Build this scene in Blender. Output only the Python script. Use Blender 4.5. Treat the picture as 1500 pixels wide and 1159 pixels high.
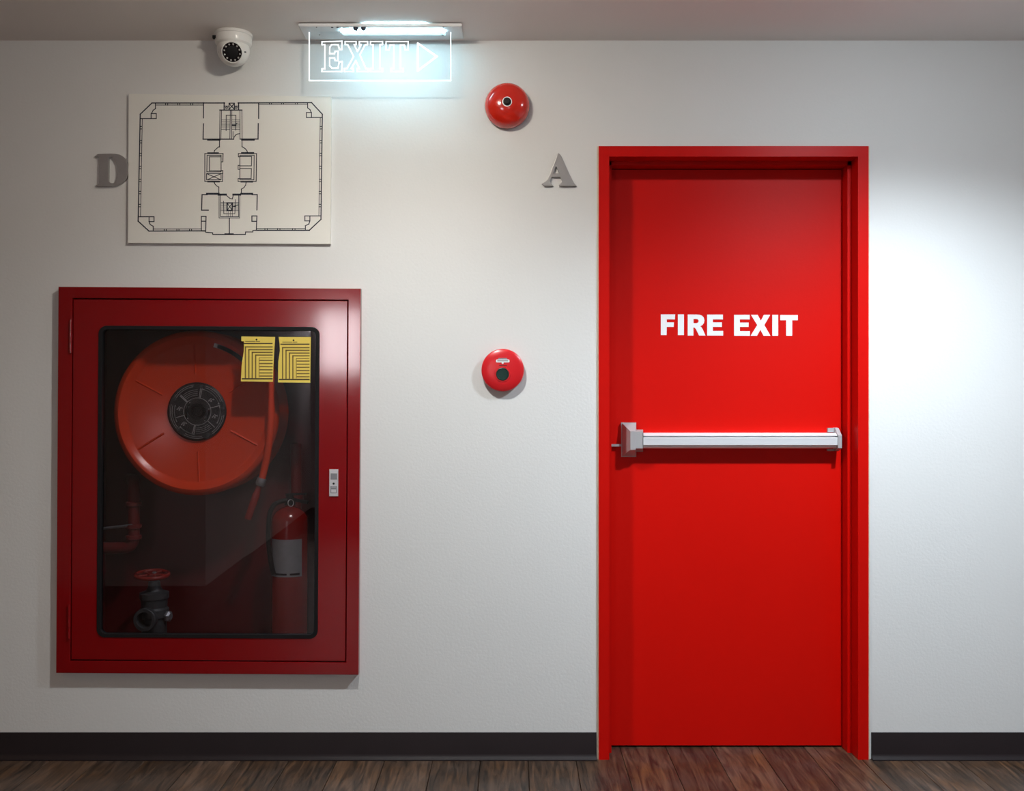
import bpy, math, random
from mathutils import Vector, Matrix

random.seed(7)
for o in list(bpy.data.objects):
    bpy.data.objects.remove(o, do_unlink=True)
scene = bpy.context.scene
COL = scene.collection

# ------------------------------------------------------------------ camera
K, D, CZ = 428.0, 3.5, 1.2442          # pixels per metre on the wall, camera distance, eye height
CEIL = CZ + (579.5 - 59.5) / K
cam_data = bpy.data.cameras.new('camera')
cam_data.sensor_fit = 'HORIZONTAL'
cam_data.sensor_width = 36.0
cam_data.lens = 36.0 * K * D / 1500.0
cam_data.clip_start = 0.05
cam = bpy.data.objects.new('camera', cam_data)
COL.objects.link(cam)
cam.location = (0, -D, CZ)
cam.rotation_euler = (math.radians(90), 0, 0)
scene.camera = cam

# ------------------------------------------------------------------ world, exposure
world = bpy.data.worlds.new('world')
scene.world = world
world.use_nodes = True
world.node_tree.nodes['Background'].inputs[0].default_value = (0.7, 0.8, 1.0, 1)
world.node_tree.nodes['Background'].inputs[1].default_value = 0.02
vs = scene.view_settings
vs.view_transform = 'Standard'
vs.look = 'None'
vs.gamma = 1.0
vs.use_curve_mapping = False
vs.exposure = 0.13

# strengths of the lights, real and added (fixtures are built further down)
LAMP_WARM = ((1.0, 0.91, 0.78), 330.0)    # diffuser of the ceiling lamp in front of the exit sign
LAMP_COOL = ((0.80, 0.92, 1.0), 200.0)     # diffusers of the other ceiling lamps
WARM_BEAM = ((0.86, 0.95, 1.0), 56.0)     # their downward beams
COOL_BEAM = ((0.80, 0.91, 1.0), 188.0)
WARM_FILL_BEAM = ((1.0, 0.66, 0.34), 16.0)  # added unseen lamp that warms the left of the wall
LOBBY_FILL_BEAM = ((1.0, 0.89, 0.78), 300.0)  # added unseen lamp that brightens the lobby for the glass reflection
WINDOW_LIGHT = ((1.0, 0.93, 0.96), 22.0)  # daylight in the frosted window at the lobby's end
EXIT_LED = ((0.48, 0.86, 1.0), 70.0)     # tube inside the exit sign, and the added glow strip above it

# ------------------------------------------------------------------ helpers
def P(px, py, d=0.0):
    """photo pixel -> point on the plane d metres in front of the wall"""
    s = (D - d) / D
    return Vector(((px - 750.0) / K * s, -d, CZ + (579.5 - py) / K * s))

def U(d=0.0):
    return (D - d) / D / K

def zoomed(x0, y0, sc):
    return lambda pts: [(x0 + x / sc, y0 + y / sc) for x, y in pts]

ORIGIN = {}

class MB:
    def __init__(self):
        self.v, self.f = [], []
    def add(self, vs_, fs_):
        n = len(self.v)
        self.v += [Vector(p) for p in vs_]
        self.f += [tuple(i + n for i in f) for f in fs_]
        return self
    def hull8(self, a, b):
        """two matching quads"""
        n = len(a)
        fs_ = [tuple(range(n)), tuple(range(2 * n - 1, n - 1, -1))]
        for i in range(n):
            j = (i + 1) % n
            fs_.append((i, i + n, j + n, j))
        return self.add(list(a) + list(b), fs_)
    def box(self, x0, x1, y0, y1, z0, z1, ch=0.0):
        if ch <= 0:
            return self.hull8([(x0, y0, z0), (x1, y0, z0), (x1, y0, z1), (x0, y0, z1)],
                              [(x0, y1, z0), (x1, y1, z0), (x1, y1, z1), (x0, y1, z1)])
        # front (low y) edges chamfered
        self.hull8([(x0 + ch, y0, z0 + ch), (x1 - ch, y0, z0 + ch), (x1 - ch, y0, z1 - ch), (x0 + ch, y0, z1 - ch)],
                   [(x0, y0 + ch, z0), (x1, y0 + ch, z0), (x1, y0 + ch, z1), (x0, y0 + ch, z1)])
        return self.hull8([(x0, y0 + ch, z0), (x1, y0 + ch, z0), (x1, y0 + ch, z1), (x0, y0 + ch, z1)],
                          [(x0, y1, z0), (x1, y1, z0), (x1, y1, z1), (x0, y1, z1)])
    def pbox(self, px0, px1, py0, py1, d0, d1, ch=0.0):
        """box whose front face (at d1) covers the given pixels"""
        a, b = P(px0, py1, d1), P(px1, py0, d1)
        return self.box(a.x, b.x, -d1, -d0, a.z, b.z, ch)
    def lathe(self, c, axis, prof, n=48, closed=False, caps=True):
        c = Vector(c); w = Vector(axis).normalized()
        u = w.orthogonal().normalized(); t = w.cross(u)
        n0 = len(self.v); m = len(prof)
        for r, h in prof:
            for k in range(n):
                a = 2 * math.pi * k / n
                self.v.append(c + w * h + (u * math.cos(a) + t * math.sin(a)) * max(r, 1e-6))
        rng = m if closed else m - 1
        for i in range(rng):
            i2 = (i + 1) % m
            for k in range(n):
                k2 = (k + 1) % n
                self.f.append((n0 + i * n + k, n0 + i * n + k2, n0 + i2 * n + k2, n0 + i2 * n + k))
        if not closed and caps:
            if prof[0][0] > 1e-4: self.f.append(tuple(n0 + k for k in range(n))[::-1])
            if prof[-1][0] > 1e-4: self.f.append(tuple(n0 + (m - 1) * n + k for k in range(n)))
        return self
    def tube(self, path, r, n=14):
        path = [Vector(p) for p in path]
        rs = r if isinstance(r, (list, tuple)) else [r] * len(path)
        t0 = (path[1] - path[0]).normalized(); u = t0.orthogonal().normalized()
        n0 = len(self.v)
        for i, p in enumerate(path):
            t = (path[min(i + 1, len(path) - 1)] - path[max(i - 1, 0)]).normalized()
            u = (u - t * u.dot(t)).normalized(); w = t.cross(u)
            for k in range(n):
                a = 2 * math.pi * k / n
                self.v.append(p + (u * math.cos(a) + w * math.sin(a)) * rs[i])
        for i in range(len(path) - 1):
            for k in range(n):
                k2 = (k + 1) % n
                self.f.append((n0 + i * n + k, n0 + i * n + k2, n0 + (i + 1) * n + k2, n0 + (i + 1) * n + k))
        self.f.append(tuple(n0 + k for k in range(n))[::-1])
        self.f.append(tuple(n0 + (len(path) - 1) * n + k for k in range(n)))
        return self
    def prism(self, loops, d0, d1, bevel=0.0):
        """outlines in photo pixels (first the outer one, then holes) read on plane d1, solid from d0 to d1"""
        cu = bpy.data.curves.new('tmp', 'CURVE'); cu.dimensions = '2D'; cu.fill_mode = 'BOTH'
        for lp in loops:
            sp = cu.splines.new('POLY'); sp.points.add(len(lp) - 1); sp.use_cyclic_u = True
            for i, (x, y) in enumerate(lp):
                q = P(x, y, d1); sp.points[i].co = (q.x, q.z, 0, 1)
        half = (d1 - d0) / 2
        cu.extrude = max(half - bevel, 1e-5)
        if bevel: cu.bevel_depth = bevel; cu.bevel_resolution = 1; cu.offset = -bevel
        ob = bpy.data.objects.new('tmp', cu); COL.objects.link(ob)
        me = bpy.data.meshes.new_from_object(ob.evaluated_get(bpy.context.evaluated_depsgraph_get()))
        mid = (d0 + d1) / 2
        self.add([(q.co.x, -(mid + q.co.z), q.co.y) for q in me.vertices], [tuple(p.vertices) for p in me.polygons])
        bpy.data.objects.remove(ob); bpy.data.curves.remove(cu); bpy.data.meshes.remove(me)
        return self
    def lines(self, polylines, w, d, cyclic=False):
        """flat ribbons, width w in photo pixels"""
        for pl in polylines:
            pts = [Vector(p) for p in pl]
            if cyclic: pts = pts + [pts[0]]
            for a, b in zip(pts[:-1], pts[1:]):
                t = b - a
                if t.length < 1e-6: continue
                t.normalize(); nn = Vector((-t.y, t.x)) * w / 2; e = t * w * 0.5
                q = [a - e + nn, b + e + nn, b + e - nn, a - e - nn]
                self.add([P(p.x, p.y, d) for p in q], [(0, 1, 2, 3)])
        return self
    def build(self, name, mat, parent=None, smooth=None, origin=None):
        if parent is not None: org = ORIGIN[parent]
        elif origin is not None: org = Vector(origin)
        else: org = Vector((0, 0, 0))
        me = bpy.data.meshes.new(name)
        me.from_pydata([tuple(p - org) for p in self.v], [], self.f)
        me.validate()
        import bmesh
        bm = bmesh.new(); bm.from_mesh(me)
        bmesh.ops.recalc_face_normals(bm, faces=bm.faces)
        bm.to_mesh(me); bm.free()
        if smooth:
            me.shade_smooth(); me.set_sharp_from_angle(angle=math.radians(smooth))
        me.materials.append(mat)
        ob = bpy.data.objects.new(name, me); COL.objects.link(ob)
        if parent is not None: ob.parent = parent
        else: ob.location = org
        ORIGIN[ob] = org
        return ob

def tag(o, label, cat, group=None):
    o['label'] = label; o['category'] = cat
    if group: o['group'] = group
    return o

def structure(o, label=None):
    o['kind'] = 'structure'
    if label: o['label'] = label
    return o

def thing(name, loc, label=None, cat=None, group=None):
    o = bpy.data.objects.new(name, None); COL.objects.link(o)
    o.location = loc; o.empty_display_size = 0.05
    ORIGIN[o] = Vector(loc)
    if label: tag(o, label, cat, group)
    return o

def arc(cx, cy, r, a0, a1, n=10):
    return [(cx + r * math.cos(math.radians(a0 + (a1 - a0) * i / n)), cy - r * math.sin(math.radians(a0 + (a1 - a0) * i / n))) for i in range(n + 1)]

def rrect(x0, x1, y0, y1, r, n=7):
    out = []
    for cx, cy, a in ((x1 - r, y0 + r, 90), (x1 - r, y1 - r, 0), (x0 + r, y1 - r, -90), (x0 + r, y0 + r, -180)):
        out += arc(cx, cy, r, a, a - 90, n)
    return out

# ------------------------------------------------------------------ materials
def mat(name, col, rough=0.5, metal=0.0, spec=0.5, bump=0.0, bscale=200.0, vary=0.0, vscale=6.0, coat=0.0):
    m = bpy.data.materials.new(name); m.use_nodes = True
    nt = m.node_tree; b = nt.nodes['Principled BSDF']
    b.inputs['Base Color'].default_value = (*col, 1)
    b.inputs['Roughness'].default_value = rough
    b.inputs['Metallic'].default_value = metal
    b.inputs['Specular IOR Level'].default_value = spec
    if coat:
        b.inputs['Coat Weight'].default_value = coat; b.inputs['Coat Roughness'].default_value = 0.08
    tc = nt.nodes.new('ShaderNodeTexCoord')
    if vary:
        nz = nt.nodes.new('ShaderNodeTexNoise'); nz.inputs['Scale'].default_value = vscale; nz.inputs['Detail'].default_value = 5
        nt.links.new(tc.outputs['Object'], nz.inputs['Vector'])
        mx = nt.nodes.new('ShaderNodeMix'); mx.data_type = 'RGBA'
        mx.inputs['A'].default_value = (*[c * (1 - vary) for c in col], 1)
        mx.inputs['B'].default_value = (*[min(1, c * (1 + vary)) for c in col], 1)
        nt.links.new(nz.outputs['Fac'], mx.inputs['Factor'])
        nt.links.new(mx.outputs['Result'], b.inputs['Base Color'])
    if bump:
        n2 = nt.nodes.new('ShaderNodeTexNoise'); n2.inputs['Scale'].default_value = bscale; n2.inputs['Detail'].default_value = 3
        nt.links.new(tc.outputs['Object'], n2.inputs['Vector'])
        bp = nt.nodes.new('ShaderNodeBump'); bp.inputs['Strength'].default_value = bump; bp.inputs['Distance'].default_value = 0.002
        nt.links.new(n2.outputs['Fac'], bp.inputs['Height'])
        nt.links.new(bp.outputs['Normal'], b.inputs['Normal'])
    return m

def emit(name, col, strength):
    m = bpy.data.materials.new(name); m.use_nodes = True
    nt = m.node_tree; nt.nodes.clear()
    e = nt.nodes.new('ShaderNodeEmission'); o = nt.nodes.new('ShaderNodeOutputMaterial')
    e.inputs[0].default_value = (*col, 1); e.inputs[1].default_value = strength
    nt.links.new(e.outputs[0], o.inputs[0]); return m

def clear(name, tint, ior=1.5, rough=0.0):
    """thin clear sheet: straight-through transparency plus Fresnel reflection"""
    m = bpy.data.materials.new(name); m.use_nodes = True
    nt = m.node_tree; nt.nodes.clear()
    t = nt.nodes.new('ShaderNodeBsdfTransparent'); g = nt.nodes.new('ShaderNodeBsdfGlossy')
    fr = nt.nodes.new('ShaderNodeFresnel'); mx = nt.nodes.new('ShaderNodeMixShader'); o = nt.nodes.new('ShaderNodeOutputMaterial')
    t.inputs[0].default_value = (*tint, 1); g.inputs['Roughness'].default_value = rough; fr.inputs[0].default_value = ior
    # the Fresnel node inverts the index on back faces: feed it the inverse there so both faces act alike
    ge = nt.nodes.new('ShaderNodeNewGeometry'); mr = nt.nodes.new('ShaderNodeMapRange')
    mr.inputs['To Min'].default_value = ior; mr.inputs['To Max'].default_value = 1.0 / ior
    nt.links.new(ge.outputs['Backfacing'], mr.inputs['Value']); nt.links.new(mr.outputs[0], fr.inputs[0])
    nt.links.new(fr.outputs[0], mx.inputs[0]); nt.links.new(t.outputs[0], mx.inputs[1]); nt.links.new(g.outputs[0], mx.inputs[2])
    nt.links.new(mx.outputs[0], o.inputs[0]); return m

def etched(name, col, strength, cover):
    m = bpy.data.materials.new(name); m.use_nodes = True
    nt = m.node_tree; nt.nodes.clear()
    t = nt.nodes.new('ShaderNodeBsdfTransparent'); e = nt.nodes.new('ShaderNodeEmission')
    mx = nt.nodes.new('ShaderNodeMixShader'); o = nt.nodes.new('ShaderNodeOutputMaterial')
    e.inputs[0].default_value = (*col, 1); e.inputs[1].default_value = strength; mx.inputs[0].default_value = cover
    nt.links.new(t.outputs[0], mx.inputs[1]); nt.links.new(e.outputs[0], mx.inputs[2]); nt.links.new(mx.outputs[0], o.inputs[0]); return m

M = dict(
    wall=mat('wall_paint', (0.72, 0.72, 0.71), 0.65, bump=0.22, bscale=110, vary=0.02, vscale=3),
    wall3=mat('warm_bounce_paint', (0.58, 0.48, 0.38), 0.7, bump=0.2, bscale=90),  # unseen wall, tinted warm to bounce warm light onto the left
    wall2=mat('lobby_paint', (0.62, 0.62, 0.62), 0.7, bump=0.2, bscale=90),
    ceiling=mat('ceiling_paint', (0.84, 0.79, 0.76), 0.8, bump=0.2, bscale=120),
    vinyl=mat('skirting_vinyl', (0.014, 0.009, 0.010), 0.5, spec=0.2, vary=0.15, vscale=8),
    doorred=mat('door_paint', (0.60, 0.003, 0.0005), 0.42, spec=0.18, bump=0.12, bscale=140, vary=0.05, vscale=2.5),
    framered=mat('frame_paint', (0.55, 0.003, 0.001), 0.38, spec=0.18, bump=0.1, bscale=120, vary=0.06, vscale=5),
    cabred=mat('cabinet_paint', (0.22, 0.002, 0.004), 0.09, spec=0.5, bump=0.015, bscale=25, vary=0.06, vscale=4),
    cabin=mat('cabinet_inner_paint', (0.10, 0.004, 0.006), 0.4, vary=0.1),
    reelred=mat('reel_enamel', (0.72, 0.050, 0.008), 0.25, vary=0.06, vscale=5),
    reddark=mat('red_rubber', (0.14, 0.008, 0.008), 0.5),
    redglossy=mat('red_enamel', (0.60, 0.018, 0.008), 0.14, coat=0.6),
    redplastic=mat('red_plastic', (0.62, 0.012, 0.018), 0.28),
    redext=mat('extinguisher_enamel', (0.22, 0.005, 0.004), 0.2),
    black=mat('black_rubber', (0.007, 0.007, 0.008), 0.5, spec=0.25),
    blackplate=mat('black_plate', (0.014, 0.014, 0.016), 0.35),
    greyprint=mat('grey_print', (0.42, 0.42, 0.42), 0.6),
    alu=mat('brushed_aluminium', (0.78, 0.79, 0.81), 0.33, metal=0.85, bump=0.05, bscale=300),
    aluface=mat('aluminium_face', (0.80, 0.82, 0.85), 0.45, metal=0.45),
    cast=mat('cast_silver', (0.44, 0.44, 0.45), 0.45, metal=0.3),
    letter=mat('letter_metal', (0.46, 0.45, 0.44), 0.34, metal=0.9, vary=0.08, vscale=30),
    steel=mat('dull_steel', (0.30, 0.31, 0.33), 0.4, metal=0.7, vary=0.15, vscale=20),
    iron=mat('cast_iron', (0.060, 0.066, 0.072), 0.5, metal=0.3, vary=0.2, vscale=30),
    white=mat('white_plastic', (0.80, 0.79, 0.76), 0.28),
    housing=mat('white_housing', (0.72, 0.73, 0.74), 0.4),
    board=mat('board_white', (0.80, 0.79, 0.74), 0.45),
    ink=mat('navy_ink', (0.012, 0.018, 0.035), 0.6),
    vinylwhite=mat('white_lettering', (0.86, 0.88, 0.90), 0.45),
    yellow=mat('yellow_card', (0.80, 0.60, 0.11), 0.5),
    brownink=mat('brown_ink', (0.20, 0.13, 0.03), 0.6),
    darkink=mat('dark_ink', (0.05, 0.03, 0.015), 0.6),
    caulk=mat('cream_caulk', (0.72, 0.62, 0.48), 0.7, vary=0.15, vscale=40),
    silverlabel=mat('silver_label', (0.30, 0.32, 0.34), 0.4, metal=0.3, vary=0.2, vscale=60),
    darklens=mat('dark_lens', (0.006, 0.006, 0.009), 0.08),
    greenlens=mat('dark_green_lens', (0.010, 0.035, 0.028), 0.25),
    ledclear=mat('infrared_diode', (0.45, 0.44, 0.42), 0.2),
    glass=clear('cabinet_glass', (0.84, 0.82, 0.83), 1.5),
    acrylic=clear('acrylic', (0.95, 0.97, 0.98), 1.25),
    edge=emit('lit_acrylic_edge', (0.90, 0.96, 1.0), 1.6),
    etch=etched('lit_etching', (0.90, 0.96, 1.0), 2.6, 0.55),
    exitled=emit('exit_tube', *EXIT_LED),
    lampwarm=emit('warm_diffuser', *LAMP_WARM),
    lampfill=emit('amber_fill_diffuser', (1.0, 0.66, 0.34), 30.0),
    lampcool=emit('cool_diffuser', *LAMP_COOL),
    pane=emit('daylit_frosted_pane', *WINDOW_LIGHT),
)

def wood():
    m = bpy.data.materials.new('plank_wood'); m.use_nodes = True
    nt = m.node_tree; b = nt.nodes['Principled BSDF']; L = nt.links.new
    tc = nt.nodes.new('ShaderNodeTexCoord'); oi = nt.nodes.new('ShaderNodeObjectInfo')
    off = nt.nodes.new('ShaderNodeVectorMath'); off.operation = 'MULTIPLY_ADD'
    L(oi.outputs['Random'], off.inputs[0]); off.inputs[1].default_value = (31, 17, 9); L(tc.outputs['Object'], off.inputs[2])
    mp = nt.nodes.new('ShaderNodeMapping'); mp.inputs['Scale'].default_value = (50, 4.5, 1); L(off.outputs[0], mp.inputs[0])
    n1 = nt.nodes.new('ShaderNodeTexNoise'); n1.inputs['Scale'].default_value = 1.0; n1.inputs['Detail'].default_value = 7; n1.inputs['Distortion'].default_value = 1.2
    L(mp.outputs[0], n1.inputs['Vector'])
    n2 = nt.nodes.new('ShaderNodeTexNoise'); n2.inputs['Scale'].default_value = 7; n2.inputs['Detail'].default_value = 4; L(off.outputs[0], n2.inputs['Vector'])
    cr = nt.nodes.new('ShaderNodeValToRGB')
    e = cr.color_ramp.elements
    e[0].position = 0.30; e[0].color = (0.016, 0.011, 0.008, 1)
    e[1].position = 0.72; e[1].color = (0.120, 0.072, 0.048, 1)
    k = e.new(0.5); k.color = (0.058, 0.036, 0.025, 1)
    L(n1.outputs['Fac'], cr.inputs[0])
    hs = nt.nodes.new('ShaderNodeHueSaturation')
    mr = nt.nodes.new('ShaderNodeMapRange'); mr.inputs['To Min'].default_value = 0.72; mr.inputs['To Max'].default_value = 1.25
    L(oi.outputs['Random'], mr.inputs['Value']); L(mr.outputs[0], hs.inputs['Value'])
    mr2 = nt.nodes.new('ShaderNodeMapRange'); mr2.inputs['From Min'].default_value = 0.3; mr2.inputs['From Max'].default_value = 0.7
    mr2.inputs['To Min'].default_value = 0.9; mr2.inputs['To Max'].default_value = 1.4
    L(n2.outputs['Fac'], mr2.inputs['Value']); L(mr2.outputs[0], hs.inputs['Saturation'])
    L(cr.outputs[0], hs.inputs['Color']); L(hs.outputs[0], b.inputs['Base Color'])
    b.inputs['Roughness'].default_value = 0.42
    bp = nt.nodes.new('ShaderNodeBump'); bp.inputs['Strength'].default_value = 0.25; bp.inputs['Distance'].default_value = 0.001
    L(n1.outputs['Fac'], bp.inputs['Height']); L(bp.outputs[0], b.inputs['Normal'])
    return m
M['wood'] = wood()
M['underfloor'] = mat('floor_screed', (0.02, 0.015, 0.012), 0.8)

# ------------------------------------------------------------------ the room
XL, XR, YB = -4.2, 2.7, -8.0          # far left end, right wall, lobby end wall
CX, CY = -2.0, -3.2                   # corner where the lobby opens off the passage
CF = -2.25                            # its side wall runs slightly outward to the end wall

fl = structure(MB().box(XL, XR, YB, 0.36, -0.06, -0.012).build('floor', M['underfloor']),
               'brown wood plank floor with worn grain')
PW, PL = 0.163, 1.22
def plank_mesh(length):
    pm = MB(); g = 0.0008; c = 0.0016
    w2, l2 = PW / 2 - g, length / 2 - g
    def ring(w, l, z): return [(-w, -l, z), (w, -l, z), (w, l, z), (-w, l, z)]
    pm.hull8(ring(w2, l2, -0.004), ring(w2, l2, 0.010))
    pm.hull8(ring(w2, l2, 0.010), ring(w2 - c, l2 - c, 0.0115))
    return pm
protos = {}
x0 = -0.434 - PW * 23 + PW / 2
i = 0
while x0 + i * PW < XR - 0.02:
    x = x0 + i * PW
    y = 0.355
    length = [PL, PL * 0.58][i % 2]
    while y > -5.0:
        if not (x < CX - 0.1 and y < CY - 0.1):
            if length not in protos:
                ob = protos[length] = plank_mesh(length).build('plank', M['wood'])
            else:
                ob = protos[length].copy(); COL.objects.link(ob)
            ob.parent = fl; ob.location = (x, y - length / 2, -0.0115)
        y -= length; length = PL
    i += 1

# wall with the door opening and the recess for the hose cabinet
HX0, HX1 = P(93, 0).x, P(516, 0).x
HZ0, HZ1 = P(0, 978).z, P(0, 431).z
DX0, DX1 = P(879, 0).x, P(1270, 0).x
DZ1 = P(0, 216).z
wb = MB()
WT = 0.34
wb.box(XL, HX0, 0, WT, 0, CEIL)
wb.box(HX0, HX1, 0, WT, 0, HZ0)
wb.box(HX0, HX1, 0, WT, HZ1, CEIL)
wb.box(HX0, HX1, 0.31, WT, HZ0, HZ1)
wb.box(HX1, DX0, 0, WT, 0, CEIL)
wb.box(DX0, DX1, 0, WT, DZ1, CEIL)
wb.box(DX1, XR, 0, WT, 0, CEIL)
structure(wb.build('wall_back', M['wall']), 'white painted wall holding the red door and hose cabinet')
structure(MB().box(XL, XR + 0.2, YB - 0.2, WT, CEIL, CEIL + 0.15).build('ceiling', M['ceiling']), 'grey painted ceiling')
structure(MB().box(XR, XR + 0.2, YB, WT, -0.05, CEIL).build('wall_right', M['wall2']))
structure(MB().box(XL - 0.2, XL, CY - 0.2, WT, -0.05, CEIL).build('wall_left', M['wall3']))
cw = MB()
cw.hull8([(XL, CY, -0.05), (CX, CY, -0.05), (CF, YB, -0.05), (CF - 0.2, YB, -0.05), (CX - 0.2, CY - 0.2, -0.05), (XL, CY - 0.2, -0.05)],
         [(XL, CY, CEIL), (CX, CY, CEIL), (CF, YB, CEIL), (CF - 0.2, YB, CEIL), (CX - 0.2, CY - 0.2, CEIL), (XL, CY - 0.2, CEIL)])
structure(cw.build('wall_corner', M['wall2']))
WX0, WX1, WZ0, WZ1 = -2.20, -1.62, 1.45, 2.25
fw = MB()
fw.box(CF, WX0, YB - 0.2, YB, -0.05, CEIL); fw.box(WX1, XR, YB - 0.2, YB, -0.05, CEIL)
fw.box(WX0, WX1, YB - 0.2, YB, -0.05, WZ0); fw.box(WX0, WX1, YB - 0.2, YB, WZ1, CEIL)
structure(fw.build('wall_front', M['wall2']))
win = structure(thing('window_1', ((WX0 + WX1) / 2, YB, WZ0)), 'small frosted window at the end of the lobby')
wf = MB()
for xa, xb in ((WX0, WX0 + 0.05), (WX1 - 0.05, WX1), (-1.93, -1.89)):
    wf.box(xa, xb, YB - 0.08, YB + 0.01, WZ0, WZ1)
wf.box(WX0, WX1, YB - 0.08, YB + 0.01, WZ0, WZ0 + 0.05); wf.box(WX0, WX1, YB - 0.08, YB + 0.01, WZ1 - 0.05, WZ1)
wf.build('window_frame', M['alu'], win)
for xa, xb in ((WX0 + 0.05, -1.93), (-1.89, WX1 - 0.05)):
    MB().box(xa, xb, YB - 0.05, YB - 0.04, WZ0 + 0.05, WZ1 - 0.05).build('pane', M['pane'], win)

# skirting with a small coved toe
def skirting(name, xa, xb, label):
    h = P(0, 1073).z
    prof = [(0, 0), (-0.020, 0), (-0.020, 0.003), (-0.010, 0.010), (-0.005, 0.020), (-0.004, h - 0.003), (-0.002, h), (0, h)]
    o = MB().hull8([(xa, y, z) for y, z in prof], [(xb, y, z) for y, z in prof]).build(name, M['vinyl'], smooth=40)
    structure(o, label)
skirting('baseboard_left', XL, P(873.5, 0).x, 'dark brown vinyl skirting left of the red door')
skirting('baseboard_right', P(1276, 0).x, XR, 'dark brown vinyl skirting right of the red door')

# ------------------------------------------------------------------ fire door
door = structure(thing('door_1', (P(1074, 0).x, 0, 0)), 'red fire exit door with panic bar in red steel frame')
FD = 0.008                               # casing stands proud of the plaster
ox0, ox1, oz1 = P(877, 0, FD).x, P(1272.5, 0, FD).x, P(0, 214, FD).z
ix0, ix1, iz1 = P(892.5, 0, FD).x, P(1257, 0, FD).x, P(0, 229.5, FD).z
S1, S2 = 0.060, 0.118                    # depth of the stop and of the leaf
sw = 0.014
def jamb(xo, xi, sgn):
    pr = [(xo, -FD), (xi, -FD), (xi, S1), (xi + sgn * sw, S1), (xi + sgn * sw, S2 + 0.05), (xo, S2 + 0.05)]
    return MB().hull8([(x, y, 0) for x, y in pr], [(x, y, oz1) for x, y in pr])
jamb(ox0, ix0, 1).build('jamb', M['framered'], door)
jamb(ox1, ix1, -1).build('jamb', M['framered'], door)
pr = [(oz1, -FD - 0.0006), (iz1, -FD - 0.0006), (iz1, S1), (iz1 - sw, S1), (iz1 - sw, S2 + 0.05), (oz1, S2 + 0.05)]
MB().hull8([(ox0 + 0.036, y, z) for z, y in pr], [(ox1 - 0.036, y, z) for z, y in pr]).build('head_jamb', M['framered'], door)
for s, x in ((-1, ox0), (1, ox1)):
    MB().box(min(x, x + s * 0.005), max(x, x + s * 0.005), -0.0035, 0, 0, oz1).build('caulk_line', M['caulk'], door)
lf = MB().box(ix0 + sw + 0.002, ix1 - sw - 0.002, S2, S2 + 0.045, 0.006, iz1 - sw - 0.003)
leaf = lf.build('door_leaf', M['doorred'], door)

z = zoomed(955, 445, 6.522)
glyphs = [
    [[(85, 102), (222, 102), (220, 150), (142, 150), (142, 178), (210, 178), (208, 222), (142, 222), (140, 300), (85, 300)]],
    [[(248, 102), (306, 102), (305, 300), (248, 300)]],
    [[(342, 103), (425, 103), (455, 105), (480, 115), (496, 134), (502, 160), (497, 185), (482, 204), (462, 216), (474, 226), (486, 246), (512, 304), (450, 304), (420, 242), (408, 229), (396, 226), (396, 304), (342, 304)],
     [(397, 146), (425, 146), (440, 151), (447, 165), (441, 180), (425, 186), (397, 186)]],
    [[(528, 104), (678, 104), (678, 150), (582, 150), (582, 178), (668, 178), (668, 222), (582, 222), (582, 260), (680, 260), (680, 304), (528, 304)]],
    [[(785, 106), (934, 106), (934, 150), (840, 150), (840, 180), (924, 180), (924, 222), (840, 222), (840, 262), (936, 262), (936, 306), (785, 306)]],
    [[(946, 106), (1010, 106), (1041, 163), (1070, 106), (1130, 106), (1074, 204), (1132, 306), (1066, 306), (1036, 248), (1005, 306), (943, 306), (1006, 204)]],
    [[(1150, 106), (1206, 106), (1206, 306), (1150, 306)]],
    [[(1226, 108), (1394, 108), (1394, 158), (1340, 158), (1340, 306), (1282, 306), (1282, 158), (1226, 158)]],
]
lt = MB()
for gl in glyphs:
    lt.prism([z(l) for l in gl], -S2, -S2 + 0.0007)
lt.build('lettering', M['vinylwhite'], leaf)['label'] = 'white capital letters reading FIRE EXIT'

# panic bar (part of the door)
bar = thing('panic_bar', ORIGIN[door]); bar.parent = door; bar.location = (0, 0, 0)
bar['label'] = 'silver horizontal panic push bar'
d0 = -S2
def rect(px0, px1, py0, py1, d):
    return [P(px0, py1, d), P(px1, py1, d), P(px1, py0, d), P(px0, py0, d)]
ch = MB()
ch.hull8(rect(910, 932, 619, 669.5, d0 + 0.012), rect(910, 932, 619, 669.5, d0))
ch.hull8(rect(923.5, 931, 632, 659, d0 + 0.056), rect(911, 932, 620, 668.5, d0 + 0.012))
ch.hull8(rect(924, 941.5, 632.5, 657, d0 + 0.054), rect(925, 942, 629.5, 662, d0 + 0.004))
ch.build('end_case', M['cast'], bar)
xa, xb = P(941.5, 0, d0 + 0.05).x, P(1227.5, 0, d0 + 0.05).x
def yz(py, d): q = P(0, py, d); return (q.y, q.z)
rail = [yz(657, d0), yz(657, d0 + 0.034), yz(655.5, d0 + 0.040), yz(653, d0 + 0.040), yz(653, d0 + 0.034), yz(641, d0 + 0.030), yz(639.2, d0 + 0.030), yz(639.0, d0 + 0.046), yz(638.4, d0 + 0.047), yz(635, d0 + 0.036), yz(634, d0 + 0.03), yz(634, d0)]
MB().hull8([(xa, y, zz) for y, zz in rail], [(xb, y, zz) for y, zz in rail]).build('rail', M['aluface'], bar)
pad = [yz(653, d0 + 0.02), yz(653, d0 + 0.050), yz(652, d0 + 0.052), yz(641.6, d0 + 0.052), yz(640.8, d0 + 0.050), yz(640.8, d0 + 0.02)]
MB().hull8([(xa + 0.001, y, zz) for y, zz in pad], [(xb - 0.002, y, zz) for y, zz in pad]).build('push_pad', M['aluface'], bar)
MB().box(xa - 0.002, xa + 0.0015, S2 - 0.053, S2, P(0, 656, d0 + 0.05).z, P(0, 634, d0 + 0.05).z).build('joint_gap', M['black'], bar)
ec = MB()
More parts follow.
